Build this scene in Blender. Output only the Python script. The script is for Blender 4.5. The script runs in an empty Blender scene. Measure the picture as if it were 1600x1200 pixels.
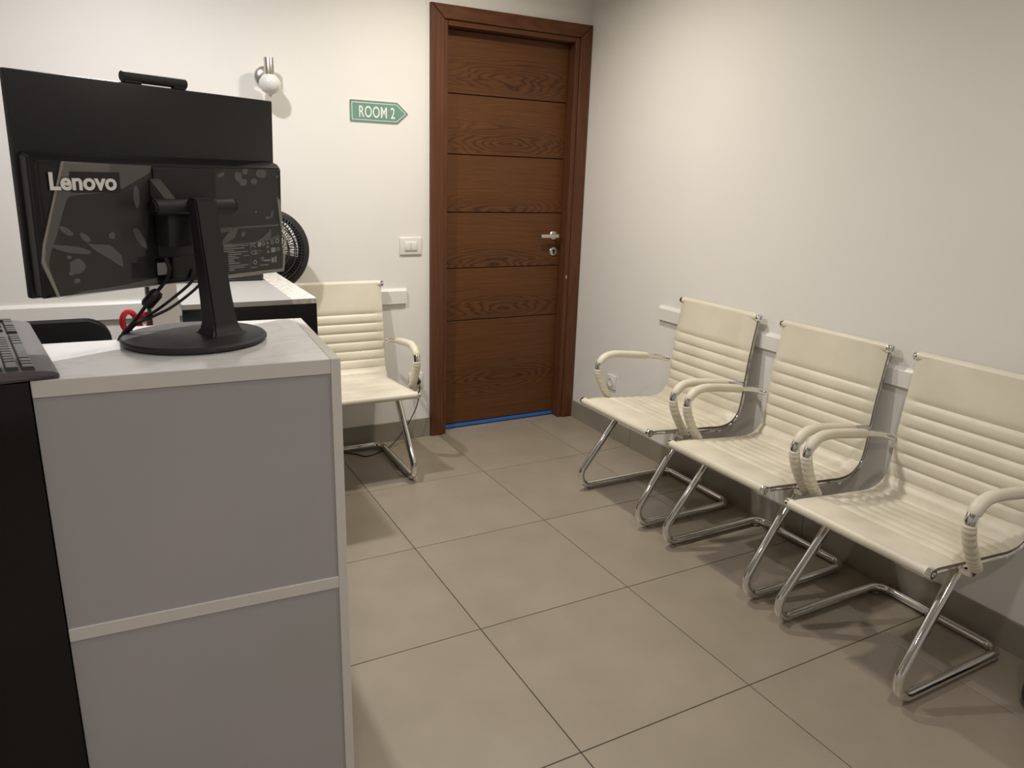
import bpy, bmesh, math, random
from mathutils import Vector, Matrix
random.seed(7)
SC = bpy.context.scene
COL = SC.collection

# ------------------------------------------------------------------ camera
F_PX, YAW, PITCH, ROLL = 1144.76, 0.5016, -0.2762, 0.0321
CAM = Vector((-2.4478, -3.6926, 1.4395))
_f = Vector((math.sin(YAW)*math.cos(PITCH), math.cos(YAW)*math.cos(PITCH), math.sin(PITCH)))
_r = Vector((math.cos(YAW), -math.sin(YAW), 0)); _u = _r.cross(_f)
CR = _r*math.cos(ROLL)+_u*math.sin(ROLL); CU = -_r*math.sin(ROLL)+_u*math.cos(ROLL)
cd = bpy.data.cameras.new('camera'); cam = bpy.data.objects.new('camera', cd); COL.objects.link(cam)
m = Matrix((CR, CU, -_f)).transposed().to_4x4(); m.translation = CAM; cam.matrix_world = m
cd.sensor_fit = 'HORIZONTAL'; cd.sensor_width = 36.0; cd.lens = F_PX/1600*36.0
cd.clip_start = 0.02
SC.camera = cam
def ray(x, y): return _f + CR*((x-800)/F_PX) - CU*((y-600)/F_PX)
def at_y(x, y, Y): d = ray(x, y); return CAM + d*((Y-CAM.y)/d.y)
def at_z(x, y, Z): d = ray(x, y); return CAM + d*((Z-CAM.z)/d.z)

# ------------------------------------------------------------------ world, exposure, ceiling downlights
w = bpy.data.worlds.new('world'); SC.world = w; w.use_nodes = True
w.node_tree.nodes['Background'].inputs[0].default_value = (0.02, 0.02, 0.022, 1)
vs = SC.view_settings; vs.view_transform = 'Standard'; vs.look = 'None'; vs.gamma = 1; vs.use_curve_mapping = False
vs.exposure = 0.29
CEIL = 2.62
DOWNLIGHTS = [  # x, y, watts, colour, beam spread in degrees
    (-2.30, -1.10, 21, (1.0, 0.975, 0.98), 160),
    (-0.98, -0.90, 15.5, (1.0, 0.93, 0.80), 155),
    (-1.10, -3.10, 7, (1.0, 0.93, 0.86), 160),
    (-2.70, -4.30, 11, (1.0, 0.96, 0.97), 160),  # unseen fill lamp, added behind the viewer to brighten the counter front
    (-1.00, -4.90, 2, (1.0, 0.93, 0.86), 160),
    (-3.80, -2.00, 3, (1.0, 0.96, 0.97), 160),
]

# ------------------------------------------------------------------ materials
def mat(name, color=(.5,.5,.5), rough=.5, metal=0.0, spec=.5, coat=0.0):
    M = bpy.data.materials.new(name); M.use_nodes = True
    b = M.node_tree.nodes['Principled BSDF']
    b.inputs['Base Color'].default_value = (*color, 1); b.inputs['Roughness'].default_value = rough
    b.inputs['Metallic'].default_value = metal; b.inputs['Specular IOR Level'].default_value = spec
    b.inputs['Coat Weight'].default_value = coat
    return M
def N(M, t, **kw):
    n = M.node_tree.nodes.new(t)
    for k, v in kw.items():
        if k in n.inputs: n.inputs[k].default_value = v
        else: setattr(n, k, v)
    return n
def L(M, a, b): M.node_tree.links.new(a, b)
def bsdf(M): return M.node_tree.nodes['Principled BSDF']
def ramp(M, fac, stops):
    r = N(M, 'ShaderNodeValToRGB'); e = r.color_ramp.elements
    while len(e) < len(stops): e.new(.5)
    for i, (p, c) in enumerate(stops): e[i].position = p; e[i].color = (*c, 1)
    L(M, fac, r.inputs[0]); return r.outputs[0]
def coords(M, scale=(1,1,1), rnd=0.0):
    tc = N(M, 'ShaderNodeTexCoord'); mp = N(M, 'ShaderNodeMapping'); mp.inputs['Scale'].default_value = scale
    L(M, tc.outputs['Object'], mp.inputs['Vector'])
    if rnd:
        oi = N(M, 'ShaderNodeObjectInfo'); mu = N(M, 'ShaderNodeMath', operation='MULTIPLY'); mu.inputs[1].default_value = rnd
        L(M, oi.outputs['Random'], mu.inputs[0]); cb = N(M, 'ShaderNodeCombineXYZ')
        for i in range(3): L(M, mu.outputs[0], cb.inputs[i])
        L(M, cb.outputs[0], mp.inputs['Location'])
    return mp.outputs[0]
def noisy(name, c1, c2, scale, rough=.5, detail=4, bump=0, bscale=None, stretch=(1,1,1), rnd=0, lo=.35, hi=.65, **kw):
    M = mat(name, c1, rough, **kw); v = coords(M, stretch, rnd)
    n = N(M, 'ShaderNodeTexNoise', Scale=scale, Detail=detail); L(M, v, n.inputs['Vector'])
    L(M, ramp(M, n.outputs['Fac'], [(lo, c1), (hi, c2)]), bsdf(M).inputs['Base Color'])
    if bump:
        n2 = N(M, 'ShaderNodeTexNoise', Scale=bscale or scale, Detail=5); L(M, v, n2.inputs['Vector'])
        b = N(M, 'ShaderNodeBump', Strength=bump, Distance=.002); L(M, n2.outputs['Fac'], b.inputs['Height'])
        L(M, b.outputs[0], bsdf(M).inputs['Normal'])
    return M
WALL = noisy('wall_paint', (.80,.78,.74), (.825,.805,.765), 1.3, .55, bump=.12, bscale=60)
CEILM = mat('ceiling_paint', (.85,.84,.82), .8)
TILE = noisy('floor_tile', (.275,.235,.178), (.315,.27,.21), 5.5, .38, detail=12, bump=.03, bscale=180, rnd=30, lo=.3, hi=.72)
GROUT = mat('grout', (.075,.06,.045), .9)
SKIRT = noisy('skirting_tile', (.25,.225,.18), (.29,.262,.215), 5, .4, detail=7, rnd=20)
def wood(name, ca, cb, axis_x=True):
    M = mat(name, ca, .48, spec=.3)
    v = coords(M, (.85, 1, 6.0) if axis_x else (9, 9, .45), 17)
    n = N(M, 'ShaderNodeTexNoise', Scale=1.0, Detail=1.5, Roughness=.4, Distortion=.3); L(M, v, n.inputs['Vector'])
    mu = N(M, 'ShaderNodeMath', operation='MULTIPLY'); mu.inputs[1].default_value = 15; L(M, n.outputs['Fac'], mu.inputs[0])
    fr = N(M, 'ShaderNodeMath', operation='FRACT'); L(M, mu.outputs[0], fr.inputs[0])
    base = ramp(M, fr.outputs[0], [(0, tuple(.35*p+.65*q for p,q in zip(ca,cb))), (.3, ca), (.6, ca), (1, tuple(.35*p+.65*q for p,q in zip(ca,cb)))])
    v2 = coords(M, (4, 40, 160) if axis_x else (160, 160, 4), 9)
    n2 = N(M, 'ShaderNodeTexNoise', Scale=1.0, Detail=3); L(M, v2, n2.inputs['Vector'])
    mx = N(M, 'ShaderNodeMix', data_type='RGBA', blend_type='MULTIPLY'); mx.inputs[0].default_value = .45
    L(M, base, mx.inputs[6]); L(M, ramp(M, n2.outputs['Fac'], [(.3,(.55,.5,.45)),(.65,(1.1,1.1,1.1))]), mx.inputs[7])
    L(M, mx.outputs[2], bsdf(M).inputs['Base Color'])
    return M
def panel_wood(name, ca, cb):
    M = mat(name, ca, .5, spec=.3)
    v = coords(M, (1, 1, 1), .22)
    v2 = coords(M, (2.2, 1, 14), 23); n = N(M, 'ShaderNodeTexNoise', Scale=1.0, Detail=2.5, Roughness=.5); L(M, v2, n.inputs['Vector'])
    sp = N(M, 'ShaderNodeSeparateXYZ'); L(M, v, sp.inputs[0])
    def mth(op, a, b=None):
        q = N(M, 'ShaderNodeMath', operation=op)
        for i, z in enumerate((a, b)):
            if z is None: continue
            if isinstance(z, (int, float)): q.inputs[i].default_value = z
            else: L(M, z, q.inputs[i])
        return q.outputs[0]
    x = mth('MULTIPLY', mth('SUBTRACT', sp.outputs[0], .10), .22); z = mth('ADD', sp.outputs[2], -.02)
    F = mth('SQRT', mth('ADD', mth('ADD', mth('MULTIPLY', x, x), mth('MULTIPLY', z, z)), .00012))
    g = mth('FRACT', mth('ADD', mth('MULTIPLY', F, 75), mth('MULTIPLY', n.outputs['Fac'], 7)))
    line = ramp(M, g, [(0, (1,1,1)), (.16, (.25,.25,.25)), (.55, (0,0,0)), (1, (.9,.9,.9))])
    near = ramp(M, F, [(.03, (1,1,1)), (.13, (.22,.22,.22))])
    mk = mth('MULTIPLY', line, near)
    mx0 = N(M, 'ShaderNodeMix', data_type='RGBA'); L(M, mk, mx0.inputs[0]); mx0.inputs[6].default_value = (*ca, 1); mx0.inputs[7].default_value = (*cb, 1)
    v3 = coords(M, (3, 40, 190), 9); n2 = N(M, 'ShaderNodeTexNoise', Scale=1.0, Detail=3); L(M, v3, n2.inputs['Vector'])
    mx = N(M, 'ShaderNodeMix', data_type='RGBA', blend_type='MULTIPLY'); mx.inputs[0].default_value = .5
    L(M, mx0.outputs[2], mx.inputs[6]); L(M, ramp(M, n2.outputs['Fac'], [(.3,(.6,.55,.5)),(.65,(1.1,1.1,1.1))]), mx.inputs[7])
    L(M, mx.outputs[2], bsdf(M).inputs['Base Color'])
    return M
PANELW = panel_wood('door_panel_wood', (.122,.047,.0135), (.040,.013,.004))
WOOD = wood('door_wood', (.122,.044,.017), (.080,.028,.011))
FRAMEW = wood('door_frame_wood', (.120,.045,.020), (.085,.031,.013), False)
DARK = mat('dark_gap', (.012,.008,.006), .9)
CHROME = mat('chrome', (.80,.80,.79), .06, 1.0)
STEEL = mat('brushed_steel', (.62,.59,.54), .28, 1.0)
LEATHER = noisy('cream_leather', (.68,.63,.505), (.75,.70,.575), 6, .42, detail=6, bump=.10, bscale=250, rnd=9)
SEATL = noisy('worn_cream_leather', (.585,.535,.43), (.735,.685,.56), 5, .40, detail=7, bump=.10, bscale=250, rnd=9)
GLIDE = mat('grey_glide', (.20,.17,.16), .4)
BLACKM = mat('matte_black_plastic', (.018,.018,.019), .48)
BLACKS = noisy('textured_black_plastic', (.011,.0115,.013), (.015,.0155,.017), 300, .42)
BLACKG = mat('gloss_black', (.006,.006,.007), .12)
GLASSB = mat('black_screen_glass', (.004,.004,.005), .05)
CHAS = mat('chassis_black', (.013,.013,.0135), .33)
WHITEP = mat('white_plastic', (.78,.76,.72), .35)
WHITEL = mat('white_laminate', (.75,.72,.67), .35)
GREYP = noisy('grey_white_panel', (.445,.435,.43), (.475,.45,.455), 2.5, .32)
MARB = mat('pale_marble_laminate', (.8,.79,.78), .22)
_v = coords(MARB, (2.2, 4.5, 1)); _n = N(MARB, 'ShaderNodeTexNoise', Scale=1.6, Detail=8, Distortion=1.2); L(MARB, _v, _n.inputs['Vector'])
L(MARB, ramp(MARB, _n.outputs['Fac'], [(.455,(.88,.875,.87)),(.50,(.79,.785,.785)),(.545,(.88,.875,.87))]), bsdf(MARB).inputs['Base Color'])
GREYT = mat('pale_grey_top', (.36,.355,.34), .4)
STRIP = noisy('worn_edge_strip', (.55,.53,.48), (.80,.77,.70), 45, .3, detail=6, lo=.42, hi=.6)
GREEN = noisy('sign_green', (.150,.29,.235), (.165,.31,.25), 30, .5)
GREEND = mat('sign_green_border', (.17,.25,.205), .5)
SIGNW = mat('sign_white', (.84,.86,.80), .5)
OPAL = mat('opal_glass', (.80,.79,.76), .12); bsdf(OPAL).inputs['Transmission Weight'].default_value = .15
LOGO = mat('logo_silver', (.95,.94,.91), .3)
PRINT = mat('label_print', (.34,.34,.33), .5)
RED = mat('red_plastic', (.62,.02,.035), .3)
BLUE = mat('blue_strip', (.035,.16,.52), .5)
KEYB = noisy('keyboard_body', (.125,.112,.118), (.14,.125,.13), 200, .45)
KEYM = mat('key_cap', (.045,.046,.044), .28)
FILM = bpy.data.materials.new('protective_film'); FILM.use_nodes = True
_b = bsdf(FILM); _b.inputs['Base Color'].default_value = (.35,.34,.32,1); _b.inputs['Roughness'].default_value = .18; _b.inputs['Alpha'].default_value = .05
FILMB = bpy.data.materials.new('film_bubble'); FILMB.use_nodes = True
_b = bsdf(FILMB); _b.inputs['Base Color'].default_value = (.36,.35,.33,1); _b.inputs['Roughness'].default_value = .3; _b.inputs['Alpha'].default_value = .20
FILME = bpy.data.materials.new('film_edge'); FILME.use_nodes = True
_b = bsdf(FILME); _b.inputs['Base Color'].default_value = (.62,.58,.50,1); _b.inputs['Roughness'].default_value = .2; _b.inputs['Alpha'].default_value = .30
LAMPM = bpy.data.materials.new('downlight_glow'); LAMPM.use_nodes = True
_b = bsdf(LAMPM); _b.inputs['Emission Color'].default_value = (1,.86,.68,1); _b.inputs['Emission Strength'].default_value = 6

# ------------------------------------------------------------------ mesh helpers
def link(o, parent=None):
    COL.objects.link(o)
    if parent is not None: o.parent = parent
    return o
def obj(name, bm, material, parent=None, smooth=False, loc=None):
    me = bpy.data.meshes.new(name); bmesh.ops.recalc_face_normals(bm, faces=bm.faces); bm.to_mesh(me); bm.free()
    me.materials.append(material)
    if smooth: smooth_mesh(me, smooth if smooth is not True else 40)
    o = link(bpy.data.objects.new(name, me), parent)
    if loc is not None: o.location = loc
    return o
def smooth_mesh(me, ang=40):
    me.shade_smooth()
    try: me.set_sharp_from_angle(angle=math.radians(ang))
    except Exception: pass
def mesh_obj(name, me, parent=None, loc=(0,0,0)):
    o = link(bpy.data.objects.new(name, me), parent); o.location = loc; return o
def tag(o, label=None, cat=None, group=None, kind=None):
    if label: o['label'] = label
    if cat: o['category'] = cat
    if group: o['group'] = group
    if kind: o['kind'] = kind
    return o
def thing(name, label, cat, loc=(0,0,0), rz=0, group=None):
    o = link(bpy.data.objects.new(name, None)); o.location = loc; o.rotation_euler = (0,0,rz); o.empty_display_size = .05
    return tag(o, label, cat, group)
def box(bm, x0, x1, y0, y1, z0, z1, bev=0, seg=1, M=None):
    r = bmesh.ops.create_cube(bm, size=1)
    vs_ = r['verts']
    for v in vs_: v.co = Vector((x0+(v.co.x+.5)*(x1-x0), y0+(v.co.y+.5)*(y1-y0), z0+(v.co.z+.5)*(z1-z0)))
    if bev:
        es = list({e for v in vs_ for e in v.link_edges})
        rr = bmesh.ops.bevel(bm, geom=es, offset=bev, segments=seg, affect='EDGES', profile=.5)
        vs_ = [v for v in rr['verts']] if M is not None else vs_
        if M is not None:
            allv = {v for f in rr['faces'] for v in f.verts} | {v for v in rr['verts']}
            for v in allv: v.co = M @ v.co
            return
    if M is not None:
        for v in vs_: v.co = M @ v.co
def bx(*a, **k):
    bm = bmesh.new(); box(bm, *a, **k); return bm
def prism(bm, pts, d0, d1, f):
    """polygon pts (2d) extruded between d0 and d1; f(a,b,d)->Vector"""
    A = [bm.verts.new(f(a,b,d0)) for a,b in pts]; B = [bm.verts.new(f(a,b,d1)) for a,b in pts]
    bm.faces.new(A); bm.faces.new(B[::-1])
    n = len(pts)
    for i in range(n): bm.faces.new((A[i], A[(i+1)%n], B[(i+1)%n], B[i]))
def lathe(bm, prof, seg=32, M=Matrix(), closed=False):
    rings = []
    for r, z in prof:
        if r < 1e-6: rings.append([bm.verts.new(M @ Vector((0,0,z)))])
        else: rings.append([bm.verts.new(M @ Vector((r*math.cos(2*math.pi*i/seg), r*math.sin(2*math.pi*i/seg), z))) for i in range(seg)])
    pairs = list(zip(rings, rings[1:])) + ([(rings[-1], rings[0])] if closed else [])
    for a, b in pairs:
        for i in range(seg):
            j = (i+1) % seg
            if len(a) == 1 and len(b) == 1: continue
            if len(a) == 1: bm.faces.new((a[0], b[j], b[i]))
            elif len(b) == 1: bm.faces.new((a[i], a[j], b[0]))
            else: bm.faces.new((a[i], a[j], b[j], b[i]))
def fillet(pts, rads, n=7):
    pts = [Vector(p) for p in pts]; out = [pts[0]]
    for i in range(1, len(pts)-1):
        p, a, b = pts[i], pts[i-1], pts[i+1]; r = rads[i-1] if isinstance(rads, (list,tuple)) else rads
        if r <= 0: out.append(p); continue
        d1 = (a-p).normalized(); d2 = (b-p).normalized(); ang = d1.angle(d2)
        t = min(r/math.tan(ang/2), .49*(a-p).length, .49*(b-p).length)
        q1 = p+d1*t; q2 = p+d2*t
        re = t*math.tan(ang/2); c = p+(d1+d2).normalized()*(re/math.sin(ang/2))
        u1, u2 = q1-c, q2-c; om = u1.angle(u2)
        for k in range(n+1):
            s = k/n; out.append(c+(u1*math.sin((1-s)*om)+u2*math.sin(s*om))/math.sin(om))
    out.append(pts[-1]); return out
def catmull(pts, n=6):
    P = [Vector(p) for p in pts]; P = [P[0]*2-P[1]] + P + [P[-1]*2-P[-2]]; out = []
    for i in range(1, len(P)-2):
        for k in range(n):
            t = k/n; a, b, c, d = P[i-1], P[i], P[i+1], P[i+2]
            out.append(.5*((2*b)+(c-a)*t+(2*a-5*b+4*c-d)*t*t+(3*b-a-3*c+d)*t**3))
    out.append(P[-2]); return out
def tube(bm, path, r, seg=10, flat=1.0, up=Vector((0,0,1)), cap=True):
    """sweep; r number or f(i/n); flat scales the second axis"""
    path = [Vector(p) for p in path]; n = len(path); rings = []
    t0 = (path[1]-path[0]).normalized(); nrm = up - t0*up.dot(t0)
    if nrm.length < 1e-3: nrm = Vector((1,0,0)) - t0*t0.x
    nrm.normalize(); pt = t0
    for i in range(n):
        t = (path[min(i+1,n-1)]-path[max(i-1,0)]).normalized()
        q = pt.rotation_difference(t); nrm = q @ nrm; nrm = (nrm - t*nrm.dot(t)).normalized(); pt = t
        bn = t.cross(nrm); rr = r(i/(n-1)) if callable(r) else r
        rings.append([bm.verts.new(path[i]+nrm*rr*math.cos(2*math.pi*k/seg)+bn*rr*flat*math.sin(2*math.pi*k/seg)) for k in range(seg)])
    for a, b in zip(rings, rings[1:]):
        for k in range(seg): bm.faces.new((a[k], a[(k+1)%seg], b[(k+1)%seg], b[k]))
    if cap: bm.faces.new(rings[0][::-1]); bm.faces.new(rings[-1])
def text_mesh(body, size, material, name, parent, M, extrude=.0005, offset=0.0, xs=1.0, space=1.0, align='LEFT'):
    c = bpy.data.curves.new(name, 'FONT'); c.body = body; c.size = size; c.extrude = extrude; c.offset = offset
    c.space_character = space; c.align_x = align; c.resolution_u = 4
    t = bpy.data.objects.new(name, c); COL.objects.link(t)
    dg = bpy.context.evaluated_depsgraph_get(); me = bpy.data.meshes.new_from_object(t.evaluated_get(dg))
    bpy.data.objects.remove(t); bpy.data.curves.remove(c)
    me.transform(M @ Matrix.Diagonal((xs,1,1,1))); me.materials.clear(); me.materials.append(material)
    return mesh_obj(name, me, parent)
def copy_tree(o, parent=None):
    c = o.copy(); COL.objects.link(c)
    if parent is not None: c.parent = parent
    for ch in list(o.children): copy_tree(ch, c)
    return c

# ------------------------------------------------------------------ the room
XL, YB = -4.704, -6.01
fl = tag(obj('floor', bx(XL, 0, YB, .12, -.06, -.004), GROUT), 'beige porcelain tiled floor with thin dark joints', None, None, 'structure')
J = .0016
tile_me = {}
def tile(x0, x1, y0, y1):
    k = (round(x1-x0,3), round(y1-y0,3))
    if k not in tile_me:
        bm = bx(J, k[0]-J, J, k[1]-J, -.01, 0, bev=.0008); me = bpy.data.meshes.new('tile')
        bmesh.ops.recalc_face_normals(bm, faces=bm.faces); bm.to_mesh(me); bm.free(); me.materials.append(TILE); tile_me[k] = me
    mesh_obj('tile', tile_me[k], fl, (x0, y0, 0))
xs_ = [-4.504+.6*i for i in range(8)] + [0]; xs_ = [XL] + [x for x in xs_]
ys_ = [.1, -.01] + [-.61-.6*j for j in range(10)]
for a, b in zip(xs_, xs_[1:]):
    if b-a < .02: continue
    for c, d in zip(ys_[1:], ys_): tile(a, b, c, d)
def struct(name, bm, M, label=None): return tag(obj(name, bm, M), label, None, None, 'structure')
DX0, DX1, DZ = -.882, -.072, 2.180       # wall opening behind the architrave
bm = bmesh.new(); box(bm, XL, DX0, 0, .16, -.05, CEIL); box(bm, DX1, 0, 0, .16, -.05, CEIL); box(bm, DX0, DX1, 0, .16, DZ, CEIL)
struct('wall_back', bm, WALL, 'cream white plaster wall around the brown door')
struct('wall_right', bx(0, .15, YB, .16, -.05, CEIL), WALL, 'cream white plaster wall behind the row of chairs')
struct('wall_left', bx(XL-.15, XL, YB, .16, -.05, CEIL), WALL, 'white plaster wall on the left')
struct('wall_front', bx(XL-.15, .15, YB-.15, YB, -.05, CEIL), WALL, 'white plaster wall behind the viewer')
struct('ceiling', bx(XL-.15, .15, YB-.15, .16, CEIL, CEIL+.1), CEILM, 'flat white ceiling with round downlights')
# skirting tiles
def skirting(name, along_x, c0, c1, off, label):
    e = tag(link(bpy.data.objects.new(name, None)), label, None, None, 'structure')
    n = max(1, round(abs(c1-c0)/.6)); st = (c1-c0)/n
    for i in range(n):
        a = c0+st*i+.001; b = c0+st*(i+1)-.001
        bm = bx(a, b, off-.011, off, 0, .107, bev=.001) if along_x else bx(off-.011, off, a, b, 0, .107, bev=.001)
        obj('tile', bm, SKIRT, e)
skirting('baseboard_back', True, XL, -.952, 0, 'grey tile skirting below the wall left of the door')
skirting('baseboard_right', False, YB, -.03, 0, 'grey tile skirting below the wall behind the chairs')

# ------------------------------------------------------------------ door
door = tag(link(bpy.data.objects.new('door_1', None)), 'dark brown wooden door with five horizontal grooves in a brown frame', None, None, 'structure')
door.location = (-.478, 0, 0)
dx = -.478
def dobj(n, bm, M, par=door, **k):
    for v in bm.verts: v.co.x -= dx
    return obj(n, bm, M, par, **k)
fr = None
OX0, OX1, OZ = -.952, -.004, 2.245; IX0, IX1, IZ = -.880, -.074, 2.178; LX0, LX1, LZ = -.858, -.102, 2.152
def casing(x0, x1, z0, z1, y0, y1): return bx(x0, x1, y0, y1, z0, z1, bev=.004, seg=2)
# mitred architrave pieces
def mitre(pts, y0, y1):
    bm = bmesh.new(); prism(bm, pts, y0, y1, lambda a,b,d: Vector((a,d,b)))
    bmesh.ops.bevel(bm, geom=[e for e in bm.edges if abs(e.verts[0].co.y-y0) < 1e-6 and abs(e.verts[1].co.y-y0) < 1e-6], offset=.006, segments=3, affect='EDGES', profile=.5)
    return bm
g = .0006
dobj('door_frame', mitre([(OX0,0),(IX0,0),(IX0,IZ-g),(OX0,OZ-g)], -.030, .002), FRAMEW)
dobj('door_frame', mitre([(OX1,0),(IX1,0),(IX1,IZ-g),(OX1,OZ-g)], -.030, .002), FRAMEW)
dobj('door_frame', mitre([(OX0,OZ),(OX1,OZ),(IX1,IZ),(IX0,IZ)], -.030, .002), WOOD)
# inner jamb step
dobj('door_jamb', casing(IX0-.001, LX0, 0, IZ, -.018, .10), FRAMEW)
dobj('door_jamb', casing(LX1, IX1+.001, 0, IZ, -.018, .10), FRAMEW)
dobj('door_jamb', casing(LX0, LX1, LZ, IZ, -.018, .10), WOOD)
leafy = .052
dobj('door_leaf', bx(LX0, LX1, leafy+.006, leafy+.042, .028, LZ+.004), DARK)
cuts = [.028, .641, .937, 1.241, 1.543, 1.845, LZ-.001]
for a, b in zip(cuts, cuts[1:]):
    cz = (a+b)/2
    bm = bx(LX0+.001-dx, LX1-.001-dx, leafy-.001, leafy+.0065, a+.0025-cz, b-.0025-cz, bev=.0015)
    obj('panel', bm, PANELW, door, loc=(0,0,cz))
dobj('door_bottom_strip', bx(LX0+.002, LX1-.002, leafy-.004, leafy+.02, .0075, .0255), BLUE)['label'] = 'blue strip under the door'  # plain blue strip across the gap below the leaf
# lever handle, escutcheon, cylinder
hx, hz = -.150, 1.113
RY = Matrix.Rotation(math.radians(90), 4, 'X')
bm = bmesh.new(); lathe(bm, [(0,0),(.026,0),(.026,.006),(.023,.009),(.010,.009),(.010,.045),(0,.045)], 28, Matrix.Translation((hx, leafy, hz)) @ RY)
rose = dobj('handle_rose', bm, STEEL, smooth=True)
dobj('handle', bx(hx-.112, hx+.010, leafy-.052, leafy-.036, hz-.011, hz+.009, bev=.003, seg=2), STEEL, smooth=True)['label'] = 'brushed steel lever handle'
kx, kz = -.147, 1.020
bm = bmesh.new(); lathe(bm, [(0,0),(.026,0),(.026,.005),(.023,.008),(0,.008)], 28, Matrix.Translation((kx, leafy, kz)) @ RY)
lk = dobj('lock_plate', bm, STEEL, smooth=True)
bm = bmesh.new(); lathe(bm, [(0,0),(.0085,0),(.0085,.003),(0,.003)], 16, Matrix.Translation((kx, leafy-.008, kz+.005)) @ RY)
box(bm, kx-.005, kx+.005, leafy-.011, leafy-.0075, kz-.016, kz+.002)
dobj('keyhole', bm, mat('keyhole_dark', (.06,.05,.04), .4, .6), lk)
dobj('strike_chip', bx(-.092,-.088, -.0195, -.0175, .865, .885), WHITEP)

# ------------------------------------------------------------------ chair rail boards
def rail(name, along_x, c0, c1, z0, z1, lab):
    bm = bmesh.new(); d = .018
    prof = [(0,z0),(d,z0+.002),(d,z1-.012),(d-.006,z1-.004),(d-.010,z1),(0,z1)]
    f = (lambda a,b,t: Vector((t,-a,b))) if along_x else (lambda a,b,t: Vector((-a,t,b)))
    prism(bm, prof, c0, c1, f)
    return struct(name, bm, WHITEP, lab)
rail('trim_1', True, XL, -1.088, .768, .848, 'white chair rail board on the wall left of the door')
rail('trim_2', False, -4.6, -.790, .757, .829, 'white chair rail board on the wall behind the three chairs')

# ------------------------------------------------------------------ wall fittings
t = thing('light_switch', 'white two-rocker light switch on the wall beside the door frame', 'light switch', (-1.060, 0, 1.070))
obj('plate', bx(-.060, .060, -.010, 0, -.045, .045, bev=.004, seg=3), WHITEP, t, smooth=True)
obj('inner_frame', bx(-.036, .036, -.0125, -.009, -.026, .026, bev=.002, seg=2), WHITEP, t, smooth=True)
for x in (-.0165, .0165): obj('rocker', bx(x-.0155, x+.0155, -.0165, -.011, -.0215, .0215, bev=.0025, seg=2), WHITEP, t, smooth=True)
def socket(loc, rz, label):
    t = thing('power_socket', label, 'socket', loc, rz)
    obj('plate', bx(-.041, .041, -.010, 0, -.041, .041, bev=.004, seg=2), WHITEP, t, smooth=True)
    bm = bmesh.new(); lathe(bm, [(.026,0),(.026,.004),(.0205,.004),(.0195,-.006),(0,-.006)], 28, Matrix.Translation((0,-.010,0)) @ RY)
    obj('outlet', bm, WHITEP, t, smooth=True)
    for x in (-.0095, .0095):
        bm = bmesh.new(); lathe(bm, [(0,0),(.003,0),(.003,.001),(0,.001)], 10, Matrix.Translation((x,-.0042,0)) @ RY); obj('pin_hole', bm, DARK, t)
    return t
socket((0, -.420, .325), -math.pi/2, 'white round-hole power socket on the right wall behind the first chair arm')
socket((-1.035, 0, .335), 0, 'white power socket low on the wall left of the door frame')

t = thing('wall_lamp', 'unlit wall lamp with white glass globe and steel cap', 'wall lamp', (-1.755, 0, 1.838))
bm = bmesh.new(); lathe(bm, [(0,0),(.046,0),(.046,.006),(.040,.014),(.020,.020),(0,.021)], 32, RY); obj('wall_plate', bm, STEEL, t, smooth=True)
bm = bmesh.new(); tube(bm, [(0,-.015,.005),(.003,-.05,.012),(.005,-.085,.014)], .008, 10); obj('arm', bm, STEEL, t, smooth=True)
bm = bmesh.new(); lathe(bm, [(0,.066),(.0205,.066),(.0215,.064),(.0215,-.004),(.019,-.006),(0,-.006)], 28, Matrix.Translation((.005,-.09,.006))); obj('cap', bm, STEEL, t, smooth=True)
gp = [(.0,.004),(.020,.002),(.030,-.006),(.040,-.020),(.0425,-.034),(.039,-.050),(.029,-.064),(.016,-.072),(.008,-.075),(.005,-.080),(0,-.087)]
bm = bmesh.new(); lathe(bm, [(a*1.12,b*1.08) for a,b in gp], 32, Matrix.Translation((.005,-.09,0))); obj('globe', bm, OPAL, t, smooth=60)

# ROOM 2 sign
t = thing('room_sign', 'green arrow sign reading ROOM 2 on the wall beside the door', 'sign', (-1.216, 0, 1.722))
def arrow(s, y0, y1, M, name):
    h, xl, xr, tip = .0505-s, -.1495+s, .092-s*.45, .1495-s*1.35
    pts = [(xl,-h),(xr,-h),(tip,0),(xr,h),(xl,h)]
    bm = bmesh.new(); prism(bm, pts, y0, y1, lambda a,b,d: Vector((a,d,b)))
    ve = [e for e in bm.edges if abs(e.verts[0].co.y-e.verts[1].co.y) > 1e-4]
    bmesh.ops.bevel(bm, geom=ve, offset=max(.001,.006-s*.3), segments=4, affect='EDGES', profile=.5)
    return obj(name, bm, M, t)
arrow(-.002, -.0020, 0, SIGNW, 'outer_edge'); arrow(0, -.0032, -.0005, GREEND, 'border'); arrow(.0095, -.0038, -.001, SIGNW, 'inner_line'); arrow(.0125, -.0044, -.001, GREEN, 'face')
text_mesh('ROOM 2', .074, SIGNW, 'lettering', t, Matrix.Translation((-.014,-.0046,-.0262)) @ Matrix.Rotation(math.pi/2,4,'X'), .0004, .0005, .64, 1.05, 'CENTER')

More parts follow.
